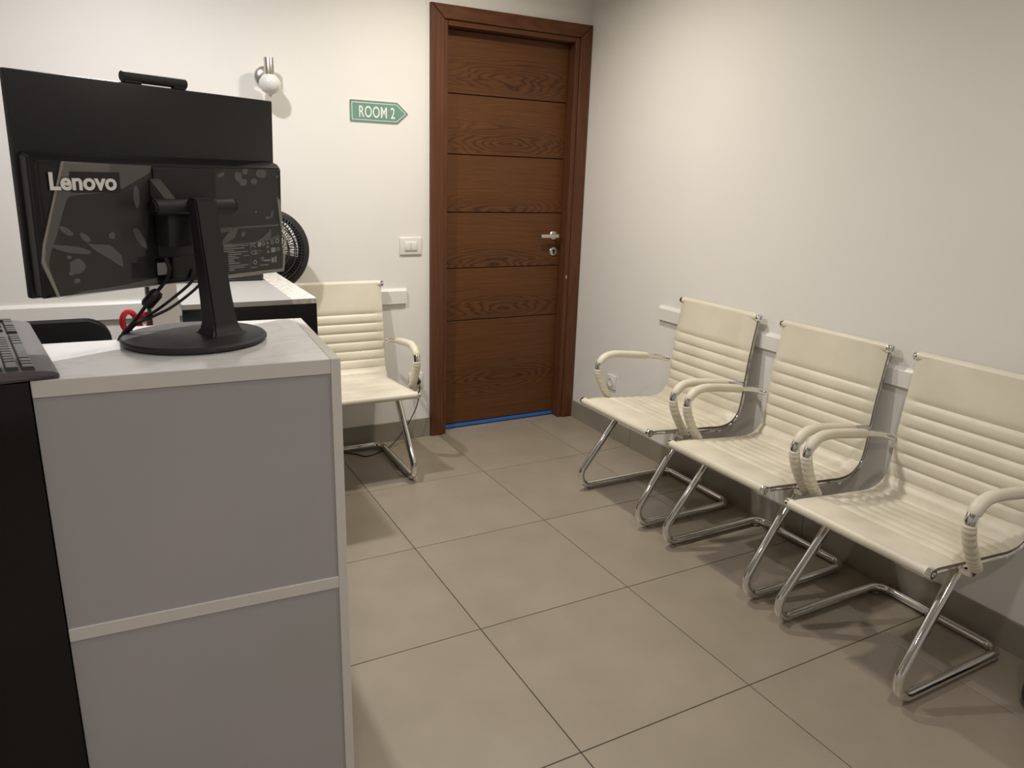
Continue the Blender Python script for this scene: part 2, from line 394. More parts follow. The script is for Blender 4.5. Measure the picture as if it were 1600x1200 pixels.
# ------------------------------------------------------------------ visitor chairs
PROF = catmull([(.578,.447,0),(.54,.450,0),(.46,.443,0),(.36,.434,0),(.26,.426,0),(.185,.421,0),(.130,.432,0),(.094,.466,0),(.080,.52,0),(.074,.60,0),(.066,.69,0),(.052,.79,0),(.036,.890,0)], 14)
AL = [0.0]
for a, b in zip(PROF, PROF[1:]): AL.append(AL[-1]+(b-a).length)
TOT = AL[-1]
def prof(s):
    s = max(0, min(TOT, s))
    for i in range(len(AL)-1):
        if AL[i+1] >= s:
            k = (s-AL[i])/(AL[i+1]-AL[i]); p = PROF[i].lerp(PROF[i+1], k); d = (PROF[i+1]-PROF[i]).normalized(); break
    nrm = Vector((-d.y, d.x, 0))      # rotate 90: for travel backwards(-d) normal should point up
    if nrm.dot(Vector((.5,.6,0))) < 0: nrm = -nrm
    return p, nrm
NR = round((TOT-.125-.152)/.0475); RIB = (TOT-.125-.152)/NR
SEAMS = [0] + [.125+RIB*k for k in range(NR+1)]
SEAMS.append(TOT)
HW = .240
def P3(p, y): return Vector((-p.x, y, p.y))       # chair faces -x, its back at x=0
def shell(i0, i1, roll):
    bm = bmesh.new(); cols = 15; top = []; bot = []; ss = []
    for i in range(i0, i1):
        a, b = SEAMS[i], SEAMS[i+1]; big = b-a > .08; n = 16 if big else 9
        for k in range(n + (1 if i == i1-1 else 0)):
            tt = k/n; lo_ = 9 if i == 0 else tt*(b-a); hi_ = 9 if i == len(SEAMS)-2 else (1-tt)*(b-a)
            x = min(lo_, hi_); edge = min(1, x/(.030 if big else .5*RIB))
            ss.append((a+(b-a)*tt, .0048 + .0082*(1-(1-edge)**2.6)))
    for s, h in ss:
        p, nr = prof(s); rt = []; rb = []
        for j in range(cols):
            v = -1+2*j/(cols-1); v = math.copysign(abs(v)**.75, v); ed = math.sqrt(max(0,1-abs(v)**14))
            rt.append(bm.verts.new(P3(p+nr*(h*ed), v*HW))); rb.append(bm.verts.new(P3(p-nr*.007*ed-nr*.001, v*HW)))
        top.append(rt); bot.append(rb)
    for q in range(len(ss)-1):
        for j in range(cols-1):
            bm.faces.new((top[q][j], top[q][j+1], top[q+1][j+1], top[q+1][j])); bm.faces.new((bot[q][j], bot[q+1][j], bot[q+1][j+1], bot[q][j+1]))
        for j in (0, cols-1): bm.faces.new((top[q][j], top[q+1][j], bot[q+1][j], bot[q][j]))
    for q in (0, len(ss)-1):
        for j in range(cols-1): bm.faces.new((top[q][j], bot[q][j], bot[q][j+1], top[q][j+1]))
    p, nr = prof(0 if roll == 'front' else TOT); c = P3(p - nr*.0035, 0)
    bm2 = bm; tube(bm2, [c+Vector((0,-HW,0)), c+Vector((0,0,0)), c+Vector((0,HW,0))], .0165, 16)
    return bm
NB = next(i for i, s in enumerate(SEAMS) if prof(s)[0].y > .47 and prof(s)[0].x < .12)
def make_chair():
    t = thing('visitor_chair', '', 'chair', group='cream visitor chairs')
    obj('seat', shell(0, NB, 'front'), SEATL, t, smooth=50)
    obj('backrest', shell(NB, len(SEAMS)-1, 'top'), LEATHER, t, smooth=50)
    for sy in (-1, 1):
        path = []
        for k in range(60):
            p, nr = prof(.004+(TOT-.008)*k/59); path.append(P3(p-nr*.013, sy*(HW-.004)))
        bm = bmesh.new(); tube(bm, path, .009, 8, .75, up=Vector((0,1,0))); obj('side_rail', bm, CHROME, t, smooth=True)
        for s in (0, TOT):
            p, nr = prof(s); c = P3(p-nr*.0035, sy*HW)
            bm = bmesh.new(); Mx = Matrix.Translation(c) @ Matrix.Rotation(-sy*math.pi/2, 4, 'X')
            lathe(bm, [(0,-.004),(.0168,-.004),(.0168,.008),(.0145,.011),(.009,.011),(.008,.006),(0,.006)], 20, Mx)
            obj('end_cap', bm, CHROME, t, smooth=True)
        AY = sy*.268
        A = [(.083,.598,sy*.243),(.115,.606,sy*.262),(.18,.618,AY),(.30,.636,AY),(.40,.646,AY),(.452,.638,AY),(.482,.610,AY),(.489,.575,AY),(.474,.528,AY),(.444,.475,AY),(.418,.440,AY),(.400,.418,sy*.258)]
        ap = [Vector((-a, y, z)) for a, z, y in catmull([(a,z,y) for a,z,y in A], 20)]
        bm = bmesh.new(); tube(bm, ap, .0075, 12, 1.5, up=Vector((0,1,0))); arm = obj('armrest', bm, CHROME, t, smooth=True)
        def sub(i0, i1, wr):
            bm = bmesh.new(); pts = ap[i0:i1]; n = len(pts)
            tube(bm, pts, (lambda u: .0195*(1+(.05*math.sin(u*62+1.2*math.sin(u*9)) if wr else .012*math.sin(u*17))) * (1-.12*(abs(2*u-1)**14))), 14, .86, up=Vector((0,1,0)))
            return bm
        i1 = 6*20+2
        bm = sub(2*20+5, i1, False); obj('arm_pad', bm, LEATHER, arm, smooth=60)
        bm = sub(i1+15, 10*20+10, True); obj('arm_pad', bm, LEATHER, arm, smooth=60)
        bm = bmesh.new(); k = i1+2; tube(bm, ap[i1-2:i1+17], .0165, 14, .86, up=Vector((0,1,0))); obj('arm_ring', bm, CHROME, arm, smooth=60)
        bm = bmesh.new(); box(bm, -.415, -.370, sy*.232-.006, sy*.232+.030*sy if sy > 0 else sy*.232+.006, .396, .416, bev=.003) if sy > 0 else box(bm, -.415, -.370, -.262, -.226, .396, .416, bev=.003)
        obj('arm_bracket', bm, CHROME, t)
        bm = bmesh.new(); lathe(bm, [(0,0),(.011,0),(.0125,.004),(.0125,.010),(0,.010)], 14, Matrix.Translation((-.520, sy*.221, 0))); obj('glide', bm, GLIDE, t)
        bm = bmesh.new(); lathe(bm, [(0,0),(.011,0),(.0125,.004),(.0125,.010),(0,.010)], 14, Matrix.Translation((-.085, sy*.205, 0))); obj('glide', bm, GLIDE, t)
    R = .0152; zf = .0205
    half = [(-.16,.205,.395),(-.372,.205,.393),(-.585,.222,.048),(-.572,.222,zf),(-.055,.222,zf)]
    h = [Vector(p) for p in half]
    pts = [h[0], h[1], Vector((-.638,.222,zf)), Vector((-.052,.222,zf)), Vector((-.052,-.222,zf)), Vector((-.638,-.222,zf)), Vector((h[1].x,-h[1].y,h[1].z)), Vector((h[0].x,-h[0].y,h[0].z))]
    path = fillet(pts, [.06,.060,.05,.05,.060,.06], 16)
    bm = bmesh.new(); tube(bm, path, R, 14); obj('sled_frame', bm, CHROME, t, smooth=True)
    bm = bmesh.new(); tube(bm, [(-.36,-.235,.408),(-.36,0,.405),(-.36,.235,.408)], .010, 10); tube(bm, [(-.18,-.235,.398),(-.18,0,.396),(-.18,.235,.398)], .010, 10)
    obj('crossbar', bm, CHROME, t, smooth=True)
    return t
c1 = make_chair()
def put(c, x, y, rz, lab): c.location = (x, y, 0); c.rotation_euler = (0,0,rz); c['label'] = lab
chairs = [c1] + [copy_tree(c1) for _ in range(3)]
put(chairs[0], -.004, -1.232, 0, 'cream ribbed chair nearest the door in the row along the right wall')
put(chairs[1], -.004, -1.852, 0, 'middle cream ribbed chair in the row of three along the right wall')
put(chairs[2], -.012, -2.446, 0, 'nearest cream ribbed chair in the row, at the right edge of the picture')
put(chairs[3], -1.487, -.028, math.pi/2-math.radians(1.0), 'cream ribbed chair against the door wall, half hidden by the counter')

# ------------------------------------------------------------------ reception counter
CT = 1.130
TH = math.radians(-3)
cu = thing('reception_counter', 'white laminate reception counter with grey back panels under the monitor', 'counter', (-2.121, -2.482, 0), TH)
ND, FD, CW = .262, .382, .452
bm = bx(-.017, 0, 0, FD, 0, CT, bev=.0008); obj('side_panel', bm, WHITEL, cu)
bm = bmesh.new(); prism(bm, [(-CW,0),(-.0172,0),(-.0172,FD),(-.325,FD),(-.325,ND),(-CW-.062,ND),(-CW-.062,.024),(-CW,.024)], 1.104, CT, lambda a,b,d: Vector((a,b,d)))
bmesh.ops.bevel(bm, geom=list(bm.edges), offset=.0008, segments=1, affect='EDGES'); top = obj('top_board', bm, MARB, cu)
top.data.materials.append(WHITEL)
for f in top.data.polygons:
    if abs(f.normal.z) < .5: f.material_index = 1
obj('shelf', bx(-CW, -.0172, 0, FD-.01, .690, .713, bev=.0008), WHITEL, cu)
obj('shelf', bx(-CW, -.0172, 0, FD-.01, .02, .043, bev=.0008), WHITEL, cu)
obj('back_panel', bx(-CW, -.0172, .003, .011, .7132, 1.1038), GREYP, cu)
obj('back_panel', bx(-CW, -.0172, .003, .011, .0432, .6898), GREYP, cu)
obj('divider', bx(-CW, -CW+.017, .0115, ND-.01, .0432, .6898), WHITEL, cu); obj('divider', bx(-CW, -CW+.017, .0115, ND-.01, .7132, 1.1038), WHITEL, cu)
Rc = Matrix.Translation((-2.121,-2.482,0)) @ Matrix.Rotation(TH, 4, 'Z')
bk = thing('black_counter', 'gloss black counter section beside the white counter, under the keyboard', 'counter', Rc @ Vector((-CW-.0015,-.004,0)), TH)
obj('front_panel', bx(-1.05, 0, 0, .018, 0, CT-.001), BLACKG, bk)
bm = bmesh.new(); prism(bm, [(-1.05,.0182),(-.0635,.0182),(-.0635,.258),(-.075,.258),(-.075,.50),(-1.05,.50)], CT-.0215, CT-.001, lambda a,b,d: Vector((a,b,d))); obj('top_board', bm, BLACKG, bk)
obj('side_panel', bx(-.018, 0, .0185, .25, 0, CT-.028), BLACKG, bk); obj('side_panel', bx(-1.05, -1.032, .0185, .49, 0, CT-.022), BLACKG, bk)

# ------------------------------------------------------------------ all-in-one computer
AY_, AT_ = 0.5243, 0.0464
ca, sa = math.cos(AY_), math.sin(AY_)
A_ = Vector((ca, sa, 0)); NH = Vector((sa, -ca, 0)); U_ = Vector((0,0,1))*math.cos(AT_) + NH*math.sin(AT_); NN = NH*math.cos(AT_) - Vector((0,0,1))*math.sin(AT_)
AC = Vector((-2.349, -2.176, 1.398)); BASE = Vector((-2.3275, -2.256, CT))
aio = thing('desktop_computer', 'black all-in-one desktop computer seen from behind on the white counter', 'computer', BASE)
def W(a, v, n): return AC + A_*a + U_*v + NN*n - BASE
AM = Matrix((A_, U_, NN)).transposed().to_4x4(); AM.translation = AC - BASE      # local (a,v,n)
def abox(a0,a1,v0,v1,n0,n1,bev=0,seg=2):
    bm = bx(a0,a1,v0,v1,n0,n1,bev=bev,seg=seg); bm.transform(AM); return bm
HT = .1735
obj('display_housing', abox(-.250,.250,-HT,HT,-.014,0,.003), BLACKS, aio, smooth=True)
obj('screen', abox(-.246,.246,-HT+.012,HT-.004,-.0155,-.0143), GLASSB, aio)
# chassis with chamfered edges
bm = bmesh.new()
ring = lambda x0,x1,y0,y1,n: [Vector((x0,y0,n)),Vector((x1,y0,n)),Vector((x1,y1,n)),Vector((x0,y1,n))]
R0 = [bm.verts.new(AM @ p) for p in ring(-.245,.243,-.170,.056,.0003)]; R1 = [bm.verts.new(AM @ p) for p in ring(-.245,.241,-.170,.050,.026)]; R2 = [bm.verts.new(AM @ p) for p in ring(-.236,.236,-.165,.043,.036)]
for a, b in ((R0,R1),(R1,R2)):
    for i in range(4): bm.faces.new((a[i],a[(i+1)%4],b[(i+1)%4],b[i]))
bm.faces.new(R0[::-1]); bm.faces.new(R2)
bmesh.ops.bevel(bm, geom=[e for e in bm.edges], offset=.003, segments=2, affect='EDGES')
obj('rear_chassis', bm, CHAS, aio, smooth=30)
obj('left_vent', abox(-.243,-.2385,-.12,.03,.012,.0262), BLACKM, aio)
obj('mount_plate', abox(-.048,.066,-.115,.038,.036,.0385,.001), BLACKM, aio)
obj('port_bay', abox(-.055,.10,-.158,-.118,.0355,.0370,.0005), BLACKG, aio)
obj('lock_cover', abox(-.100,-.060,-.150,-.122,.036,.0375,.0005), CHAS, aio)
obj('port', abox(-.052,-.030,-.148,-.126,.037,.0385), PRINT, aio)
hb = bmesh.new(); tube(hb, [AM @ Vector((-.078,-.024,.080)), AM @ Vector((-.0,-.024,.080)), AM @ Vector((.078,-.024,.080))], .0135, 20); obj('hinge_bar', hb, BLACKM, aio, smooth=True)
for s in (-1,1):
    hb = bmesh.new(); tube(hb, [AM @ Vector((s*.079,-.024,.080)), AM @ Vector((s*.083,-.024,.080))], .012, 20); obj('hinge_cap', hb, BLACKG, aio, smooth=True)
obj('hinge_block', abox(-.052,-.004,-.095,-.02,.0387,.078,.004), BLACKM, aio, smooth=True)
bm = bmesh.new(); prism(bm, [(-.010,.0385),(.020,.0385),(-.012,.082),(-.026,.082)], -.056, -.036, lambda a,b,d: AM @ Vector((d,a,b))); obj('hinge_tab', bm, mat('clear_plastic_tab', (.08,.075,.07), .15), aio)
# pillar
bm = bmesh.new(); rows = []
pb = [(-.008,-.021,.024,.088,.112),(-.06,-.020,.024,.092,.119),(-.12,-.020,.025,.098,.129),(-.18,-.020,.027,.105,.139),(-.222,-.021,.029,.110,.147),(-.240,-.025,.033,.108,.153),(-.2535,-.042,.050,.094,.170)]
for v, a0, a1, n0, n1 in pb: rows.append([bm.verts.new(AM @ Vector(q)) for q in ((a0,v,n0),(a1,v,n0),(a1,v,n1),(a0,v,n1))])
for a, b in zip(rows, rows[1:]):
    for i in range(4): bm.faces.new((a[i],a[(i+1)%4],b[(i+1)%4],b[i]))
bm.faces.new(rows[0][::-1]); bm.faces.new(rows[-1])
bmesh.ops.bevel(bm, geom=[e for e in bm.edges], offset=.003, segments=2, affect='EDGES')
obj('stand_pillar', bm, BLACKM, aio, smooth=40)
bm = bmesh.new(); lathe(bm, [(0,.0005),(.118,.0005),(.1245,.005),(.1245,.009),(.121,.0125),(.09,.0145),(.05,.018),(0,.019)], 64, Matrix.Identity(4)); obj('stand_base', bm, BLACKM, aio, smooth=40)
# webcam shutter bar
bm = bmesh.new(); tube(bm, [AM @ Vector((-.064,.1835,-.006)), AM @ Vector((0,.1835,-.006)), AM @ Vector((.056,.1835,-.006))], .0085, 16, .95); wc = obj('webcam', bm, BLACKM, aio, smooth=True)
obj('webcam_mount', abox(-.063,-.030,HT,.188,-.012,0,.002), BLACKM, aio); obj('webcam_mount', abox(.030,.055,HT,.188,-.012,0,.002), BLACKM, aio)
# logo on its dark strip
TM = AM @ Matrix.Translation((-.224,.0015,.0392))
obj('logo_strip', abox(-.190,-.109,-.003,.029,.0381,.0386), BLACKM, aio)
lg = text_mesh('Lenovo', .0365, LOGO, 'logo_lettering', aio, TM, .0005, .0011, .99, 1.0)
lg['label'] = 'silver Lenovo lettering'
# rating label print
rl = obj('rating_label', abox(.086,.230,-.158,-.098,.0361,.0365), mat('label_black', (.022,.022,.021), .4), aio)
bm = bmesh.new()
def pr(a0,a1,v0,v1): box(bm, a0,a1,v0,v1,.0365,.0368)
for k, (wd, v) in enumerate([(.030,-.106),(.050,-.111),(.026,-.115),(.058,-.1185),(.042,-.1225),(.028,-.126),(.036,-.1295),(.024,-.133),(.026,-.1365),(.038,-.140),(.058,-.145),(.048,-.149),(.024,-.153)]):
    pr(.089, .089+wd, v-.0009, v+.0006)
pr(.128,.148,-.107,-.106); pr(.136,.149,-.1275,-.1265); pr(.1525,.1527,-.156,-.100)
for a, v, r in [(.186,-.106,.0042),(.209,-.104,.0042),(.222,-.102,.0052),(.224,-.119,.0040),(.164,-.142,.0045),(.183,-.136,.0035)]:
    lathe(bm, [(r*.62,.0365),(r*.62,.0368),(r,.0368),(r,.0365)], 16, Matrix.Translation((a,v,0)))
for a, v in [(.197,-.104),(.197,-.112),(.198,-.122)]: prism(bm, [(a-.003,v-.003),(a+.003,v-.003),(a,v+.003)], .0365, .0368, lambda x,y,d: Vector((x,y,d)))
for a0,a1,v0,v1 in [(.172,.180,-.111,-.102),(.206,.217,-.125,-.115),(.206,.213,-.146,-.136),(.215,.219,-.146,-.134),(.168,.182,-.120,-.1195),(.168,.178,-.124,-.1235),(.186,.203,-.142,-.139),(.176,.198,-.150,-.1485),(.155,.168,-.153,-.1515)]: pr(a0,a1,v0,v1)
bm.transform(AM); obj('label_print', bm, PRINT, rl)
for body, a, v, sz in (('FC',.154,-.111,.012),('CE',.155,-.126,.012),('Lenovo',.089,-.1045,.007)):
    text_mesh(body, sz, PRINT, 'label_lettering', rl, AM @ Matrix.Translation((a,v,.0367)), .0001, .0001)
# protective film: sheet, loose strips and bubbles, traced in the plane of the chassis
def pix(x, y, n=.037):
    d = ray(x, y); k = ((AC+NN*n-CAM).dot(NN))/d.dot(NN); P = CAM+d*k-AC; return (P.dot(A_), P.dot(U_))
def sheet(bm, pts, n, th=.0003):
    P = [pix(x,y,n) for x,y in pts]; prism(bm, P, n, n+th, lambda a,b,d: AM @ Vector((a,b,d)))
def blob(bm, x, y, rx, ry, ang, n=.0378, k=14):
    a = math.radians(ang); pts = []
    for i in range(k):
        t_ = 2*math.pi*i/k; q = 1+random.uniform(-.13,.13); u, v = rx*q*math.cos(t_), ry*q*math.sin(t_)
        pts.append((x+u*math.cos(a)-v*math.sin(a), y+u*math.sin(a)+v*math.cos(a)))
    sheet(bm, pts, n)
bm = bmesh.new(); sheet(bm, [(100,254),(232,258),(233,318),(232,335),(228,400),(214,402),(214,432),(240,434),(246,446),(92,467),(66,410),(68,384)], .0372)
obj('protective_film', bm, FILM, aio); bm = bmesh.new(); sheet(bm, [(336,264),(432,266),(437,330),(446,372),(441,422),(352,434),(338,350)], .0372)
obj('protective_film', bm, FILM, aio)
bm = bmesh.new()
sheet(bm, [(94,252),(170,256),(236,259),(234,270),(184,299),(110,306),(104,312),(98,332),(88,370),(80,392),(76,415),(94,464),(90,466),(64,412),(66,382),(84,310)], .0376)
for q in [(103,361,13,5,32),(133,371,11,5,40),(112,390,33,5.5,8),(121,416,12,12,0),(175,368,5,5,0),(213,306,5,18,-4),(219,372,5.5,19,-30),(120,439,5,4,0),(112,427,4,4,0),(108,402,4,3,0),
          (372,276,6,8,-15),(380,285,6,6,0),(397,283,5,4.5,0),(408,271,8,7,20),(383,268,4,5,0),(433,276,2,2,0),(400,331,2,2,0),(425,335,2,6,10),(433,310,1.5,3,0),(418,340,4,2,0),(345,273,6,3,-30),(380,366,3,4,0)]: blob(bm, *q)
sheet(bm, [(136,381),(172,383),(190,399),(193,417),(186,414),(150,392)], .0380)
sheet(bm, [(336,357),(436,350),(436,353),(372,357),(366,372),(346,384),(344,380),(358,362),(337,364)], .0380)
sheet(bm, [(348,383),(400,378),(412,370),(424,357),(423,372),(436,366),(437,372),(392,381),(348,390)], .0376)
sheet(bm, [(92,467),(130,455),(190,446),(246,434),(247,445)], .0376)
obj('film_bubbles', bm, FILMB, aio)['kind'] = 'stuff'
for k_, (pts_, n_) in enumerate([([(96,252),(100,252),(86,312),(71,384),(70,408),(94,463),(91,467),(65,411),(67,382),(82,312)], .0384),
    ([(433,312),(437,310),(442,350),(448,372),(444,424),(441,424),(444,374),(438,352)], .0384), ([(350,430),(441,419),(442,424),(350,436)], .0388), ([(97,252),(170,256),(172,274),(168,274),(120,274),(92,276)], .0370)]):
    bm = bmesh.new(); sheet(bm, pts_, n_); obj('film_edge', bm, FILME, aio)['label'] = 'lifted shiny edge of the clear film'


# ------------------------------------------------------------------ cables
CAB = mat('black_cable', (.012,.012,.012), .4)
NT = Vector((-2.452, -2.200, 1.128))
def cabpath(pts, Y0, Y1, tail):
    n = len(pts); out = [at_y(x, y, Y0+(Y1-Y0)*(i/(n-1))) for i, (x,y) in enumerate(pts)]
    return catmull(out + tail, 8)
tail = [NT+Vector((-.004,.008,-.05)), NT+Vector((0,.01,-.30))]
def cable(name, path, r, lab):
    bm = bmesh.new(); tube(bm, path, r, 10); t_ = thing(name, lab, 'cable', path[-1]);
    for v in bm.verts: v.co -= path[-1]
    obj('lead', bm, CAB, t_, smooth=True); return t_
yb = (AC+NN*.037+A_*(-.045)).y
p1 = cabpath([(258,402),(264,418),(262,432),(252,448),(236,466),(222,486),(206,506),(190,527)], yb, -2.212, tail)
cb = cable('power_cable', p1, .0032, 'black cable with ferrite lump hanging from the computer port')
F0 = [at_y(248,455,yb-.01+.5*(-2.212-yb)), at_y(227,479,yb-.01+.6*(-2.212-yb))]
bm = bmesh.new(); tube(bm, [F0[0].lerp(F0[1], k/6) for k in range(7)], lambda u: .0080 if u < .12 or u > .88 else .0112, 12)
for v in bm.verts: v.co -= cb.location
obj('ferrite', bm, CAB, cb, smooth=30)
for k, (pts, lab, dxx) in enumerate([([(312,424),(296,444),(270,466),(246,484),(218,502),(200,518),(189,530)], 'upper thin black cable curving from behind the stand pillar to the counter edge', .004),
                 ([(318,438),(300,456),(268,480),(240,494),(214,505),(196,520),(186,531)], 'lower thin black cable curving from behind the stand pillar to the counter edge', -.005)]):
    tl = [q+Vector((dxx,.004*(k+1),0)) for q in tail]
    cable('data_cable', cabpath(pts, yb+.03, -2.206-.004*k, tl), .0027, lab)

# ------------------------------------------------------------------ keyboard
K0 = at_z(93, 584, 1.138); K1 = at_z(47, 499, 1.150)
kd = Vector((K1.x-K0.x, K1.y-K0.y, 0)); KL = .445; kd.normalize()
krz = math.atan2(kd.y, kd.x)
kb = thing('keyboard', 'dark grey computer keyboard lying at the left end of the counter', 'keyboard', (K0.x, K0.y, CT), krz)
# local: +x along keyboard (user's left end at 0), +y to the left = away from palm edge
KD = .165
bm = bmesh.new(); prof_k = [(0,.0015),(0,.007),(.006,.0115),(.030,.0155),(.060,.0175),(KD-.01,.0245),(KD,.022),(KD,.0015)]
n_ = 10; secs = []
for i in range(n_+1):
    u = i/n_; x = u*KL; inset = 0
    secs.append([bm.verts.new(Vector((x, y, z))) for y, z in prof_k])
for a, b in zip(secs, secs[1:]):
    for k in range(len(prof_k)): bm.faces.new((a[k], a[(k+1)%len(prof_k)], b[(k+1)%len(prof_k)], b[k]))
bm.faces.new(secs[0]); bm.faces.new(secs[-1][::-1])
bmesh.ops.bevel(bm, geom=[e for e in bm.edges if all(abs(v.co.x) < 1e-5 or abs(v.co.x-KL) < 1e-5 for v in e.verts)], offset=.004, segments=2, affect='EDGES')
obj('body', bm, KEYB, kb, smooth=35)
key_me = {}
PT = .0188
def key(x, wu, row, hu=1):
    k = (wu, hu)
    if k not in key_me:
        w_, h_ = wu*PT-.0022, hu*PT-.0022
        bm = bmesh.new(); A = [bm.verts.new(Vector(p)) for p in ((0,0,0),(w_,0,0),(w_,h_,0),(0,h_,0))]; i_ = .0016
        B = [bm.verts.new(Vector(p)) for p in ((i_,i_,.0055),(w_-i_,i_,.0055),(w_-i_,h_-i_,.0055),(i_,h_-i_,.0055))]
        for j in range(4): bm.faces.new((A[j],A[(j+1)%4],B[(j+1)%4],B[j]))
        bm.faces.new(B); bm.faces.new(A[::-1]); bmesh.ops.bevel(bm, geom=[e for e in bm.edges if e.verts[0].co.z > .004 and e.verts[1].co.z > .004], offset=.0008, segments=1, affect='EDGES')
        me = bpy.data.meshes.new('key'); bmesh.ops.recalc_face_normals(bm, faces=bm.faces); bm.to_mesh(me); bm.free(); me.materials.append(KEYM); key_me[k] = me
    y = .0285 + row*(PT+.0010); z = .0155 + (y-.03)*.068
    o = mesh_obj('key', key_me[k], kb, (.010 + x*PT, y, z)); o.rotation_euler = (math.radians(3.9), 0, 0)
rows_k = [[1.25,1,1.25,6,1.25,1,1,1.25],[2.25]+[1]*10+[2.75],[1.75]+[1]*11+[2.25],[1.5]+[1]*12+[1.5],[1]*13+[2],[1]+[1]*4+[1]*4+[1]*4]
for r_, ks in enumerate(rows_k):
    x = 0
    for i, w_ in enumerate(ks):
        if r_ == 5 and i in (1,5,9): x += .5
        key(x, w_, r_); x += w_
    for i in range(3):
        if r_ == 0 or r_ in (3,4,5) or (r_ == 1 and i == 1): key(15.25+i, 1, r_)
    if r_ == 0: key(18.5, 2, 0); key(20.5, 1, 0)
    elif r_ in (1,2,3,4):
        for i in range(3): key(18.5+i, 1, r_)
    if r_ == 0: key(21.5, 1, 0, 2)
    elif r_ == 2: key(21.5, 1, 2, 2)
    elif r_ == 4: key(21.5, 1, 4)

# ------------------------------------------------------------------ behind the counter
t = thing('black_cabinet', 'black cabinet with pale grey top and scuffed light edge strip behind the counter', 'cabinet', (-2.042, -.72, 0))
def lb(x0,x1,y0,y1,z0,z1,**k): return bx(x0+2.042,x1+2.042,y0+.72,y1+.72,z0,z1,**k)
obj('body', lb(-2.264,-1.822,-1.082,-.362,0,.982,bev=.001), BLACKG, t)
obj('top', lb(-2.264,-1.908,-1.083,-.362,.9822,1.000,bev=.001), GREYT, t)
obj('edge_strip', lb(-1.9075,-1.821,-1.083,-.362,.9822,1.001,bev=.001), STRIP, t)
t = thing('document_tray', 'flat black tray on the grey cabinet top beneath the monitor edge', 'tray', (-2.05,-.48,1.0))
obj('tray_base', bx(-.19,.135,-.110,.10,.0005,.012,bev=.003), BLACKM, t)
for x0,x1,y0,y1 in ((-.19,.135,-.110,-.103),(-.19,.135,.093,.10),(-.19,-.183,-.102,.092),(.128,.135,-.102,.092)): obj('rim', bx(x0,x1,y0,y1,.0122,.04), BLACKM, t)
pn = thing('pen', 'red and white pen lying on the black tray edge', 'pen', (-2.07,-.5865,1.0455), math.radians(4))
for x0,x1,M_,nm in ((-.07,-.0,WHITEP,'barrel'),(0,.03,RED,'grip'),(.03,.07,WHITEP,'cap')):
    bm = bmesh.new(); tube(bm, [(x0,0,0),((x0+x1)/2,0,0),(x1,0,0)], .005, 10); obj(nm, bm, M_, pn, smooth=True)
# desk hidden behind the counter, carrying the box and the scissors
dk = thing('desk', 'low white desk behind the reception counter', 'desk', (-2.24,-1.58,0))
obj('desk_top', bx(-.22,.19,-.44,.46,.715,.74,bev=.001), WHITEL, dk)
for y in (-.40,.42): obj('leg_panel', bx(-.20,.17,y-.012,y+.012,0,.7145), WHITEL, dk)
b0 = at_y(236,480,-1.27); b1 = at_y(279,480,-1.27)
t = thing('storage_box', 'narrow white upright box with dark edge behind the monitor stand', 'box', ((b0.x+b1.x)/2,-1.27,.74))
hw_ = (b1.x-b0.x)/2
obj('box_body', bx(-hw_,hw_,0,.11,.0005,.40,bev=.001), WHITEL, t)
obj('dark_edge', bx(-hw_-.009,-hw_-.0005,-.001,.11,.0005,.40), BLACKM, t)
sp = at_y(213,505,-1.22)
t = thing('pen_cup', 'black pen cup holding the scissors behind the counter', 'cup', (sp.x+.004,-1.22,.74))
bm = bmesh.new(); lathe(bm, [(0,.0005),(.036,.0005),(.038,.10),(.0355,.10),(.0335,.004),(0,.004)], 24); obj('cup_body', bm, BLACKM, t, smooth=True)
t = thing('scissors', 'red handled scissors standing behind the white counter', 'scissors', (sp.x,-1.22,.75))
for s, cx, rr in ((-1,-.018,.024),(1,.022,.019)):
    bm = bmesh.new(); cz = sp.z-.75+(.006 if s < 0 else .003)
    pts = [Vector((cx+rr*.8*math.cos(2*math.pi*i/24)+0, 0, cz+rr*1.25*math.sin(2*math.pi*i/24))) for i in range(25)]
    tube(bm, pts, .0085, 8, cap=False); tube(bm, [Vector((cx*.8,0,cz-rr*1.2)), Vector((cx*.3,0,cz-rr*1.2-.03)), Vector((-s*.003,0,cz-.09))], .006, 8)
    obj('handle', bm, RED, t, smooth=True)
    bm = bmesh.new(); prism(bm, [(-s*.003-.006,cz-.085),(-s*.003+.006,cz-.085),(-s*.008,.002)], -.001+s*.0012, .001+s*.0012, lambda a,b,d: Vector((a,d,b))); obj('blade', bm, STEEL, t)
# black office chair behind the counter
oc = at_y(166,534,-.86); ot = at_y(118,513,-.86)
t = thing('office_chair', 'black office chair with rounded backrest top behind the counter', 'chair', (oc.x-.225,-.80,0), 0)
hh = ot.z
pts = []
for x, z, r in ((.225,hh,.075),(-.225,hh,.075),(-.20,.52,.06),(.20,.52,.06)):
    pts.append((x,z))
bm = bmesh.new(); prism(bm, [(.20,.52),(.225,hh),(-.225,hh),(-.20,.52)], -.065, .0, lambda a,b,d: Vector((a,d,b)))
bmesh.ops.bevel(bm, geom=[e for e in bm.edges if abs(e.verts[0].co.y-e.verts[1].co.y) > .01], offset=.06, segments=8, affect='EDGES', profile=.5)
bmesh.ops.bevel(bm, geom=[e for e in bm.edges if abs(e.verts[0].co.y-e.verts[1].co.y) < 1e-4], offset=.022, segments=4, affect='EDGES', profile=.5)
LB = mat('black_leather', (.016,.016,.017), .32)
obj('backrest', bm, LB, t, smooth=50)
obj('seat', bx(-.235,.235,-.50,-.04,.43,.51,bev=.03,seg=4), LB, t, smooth=50)
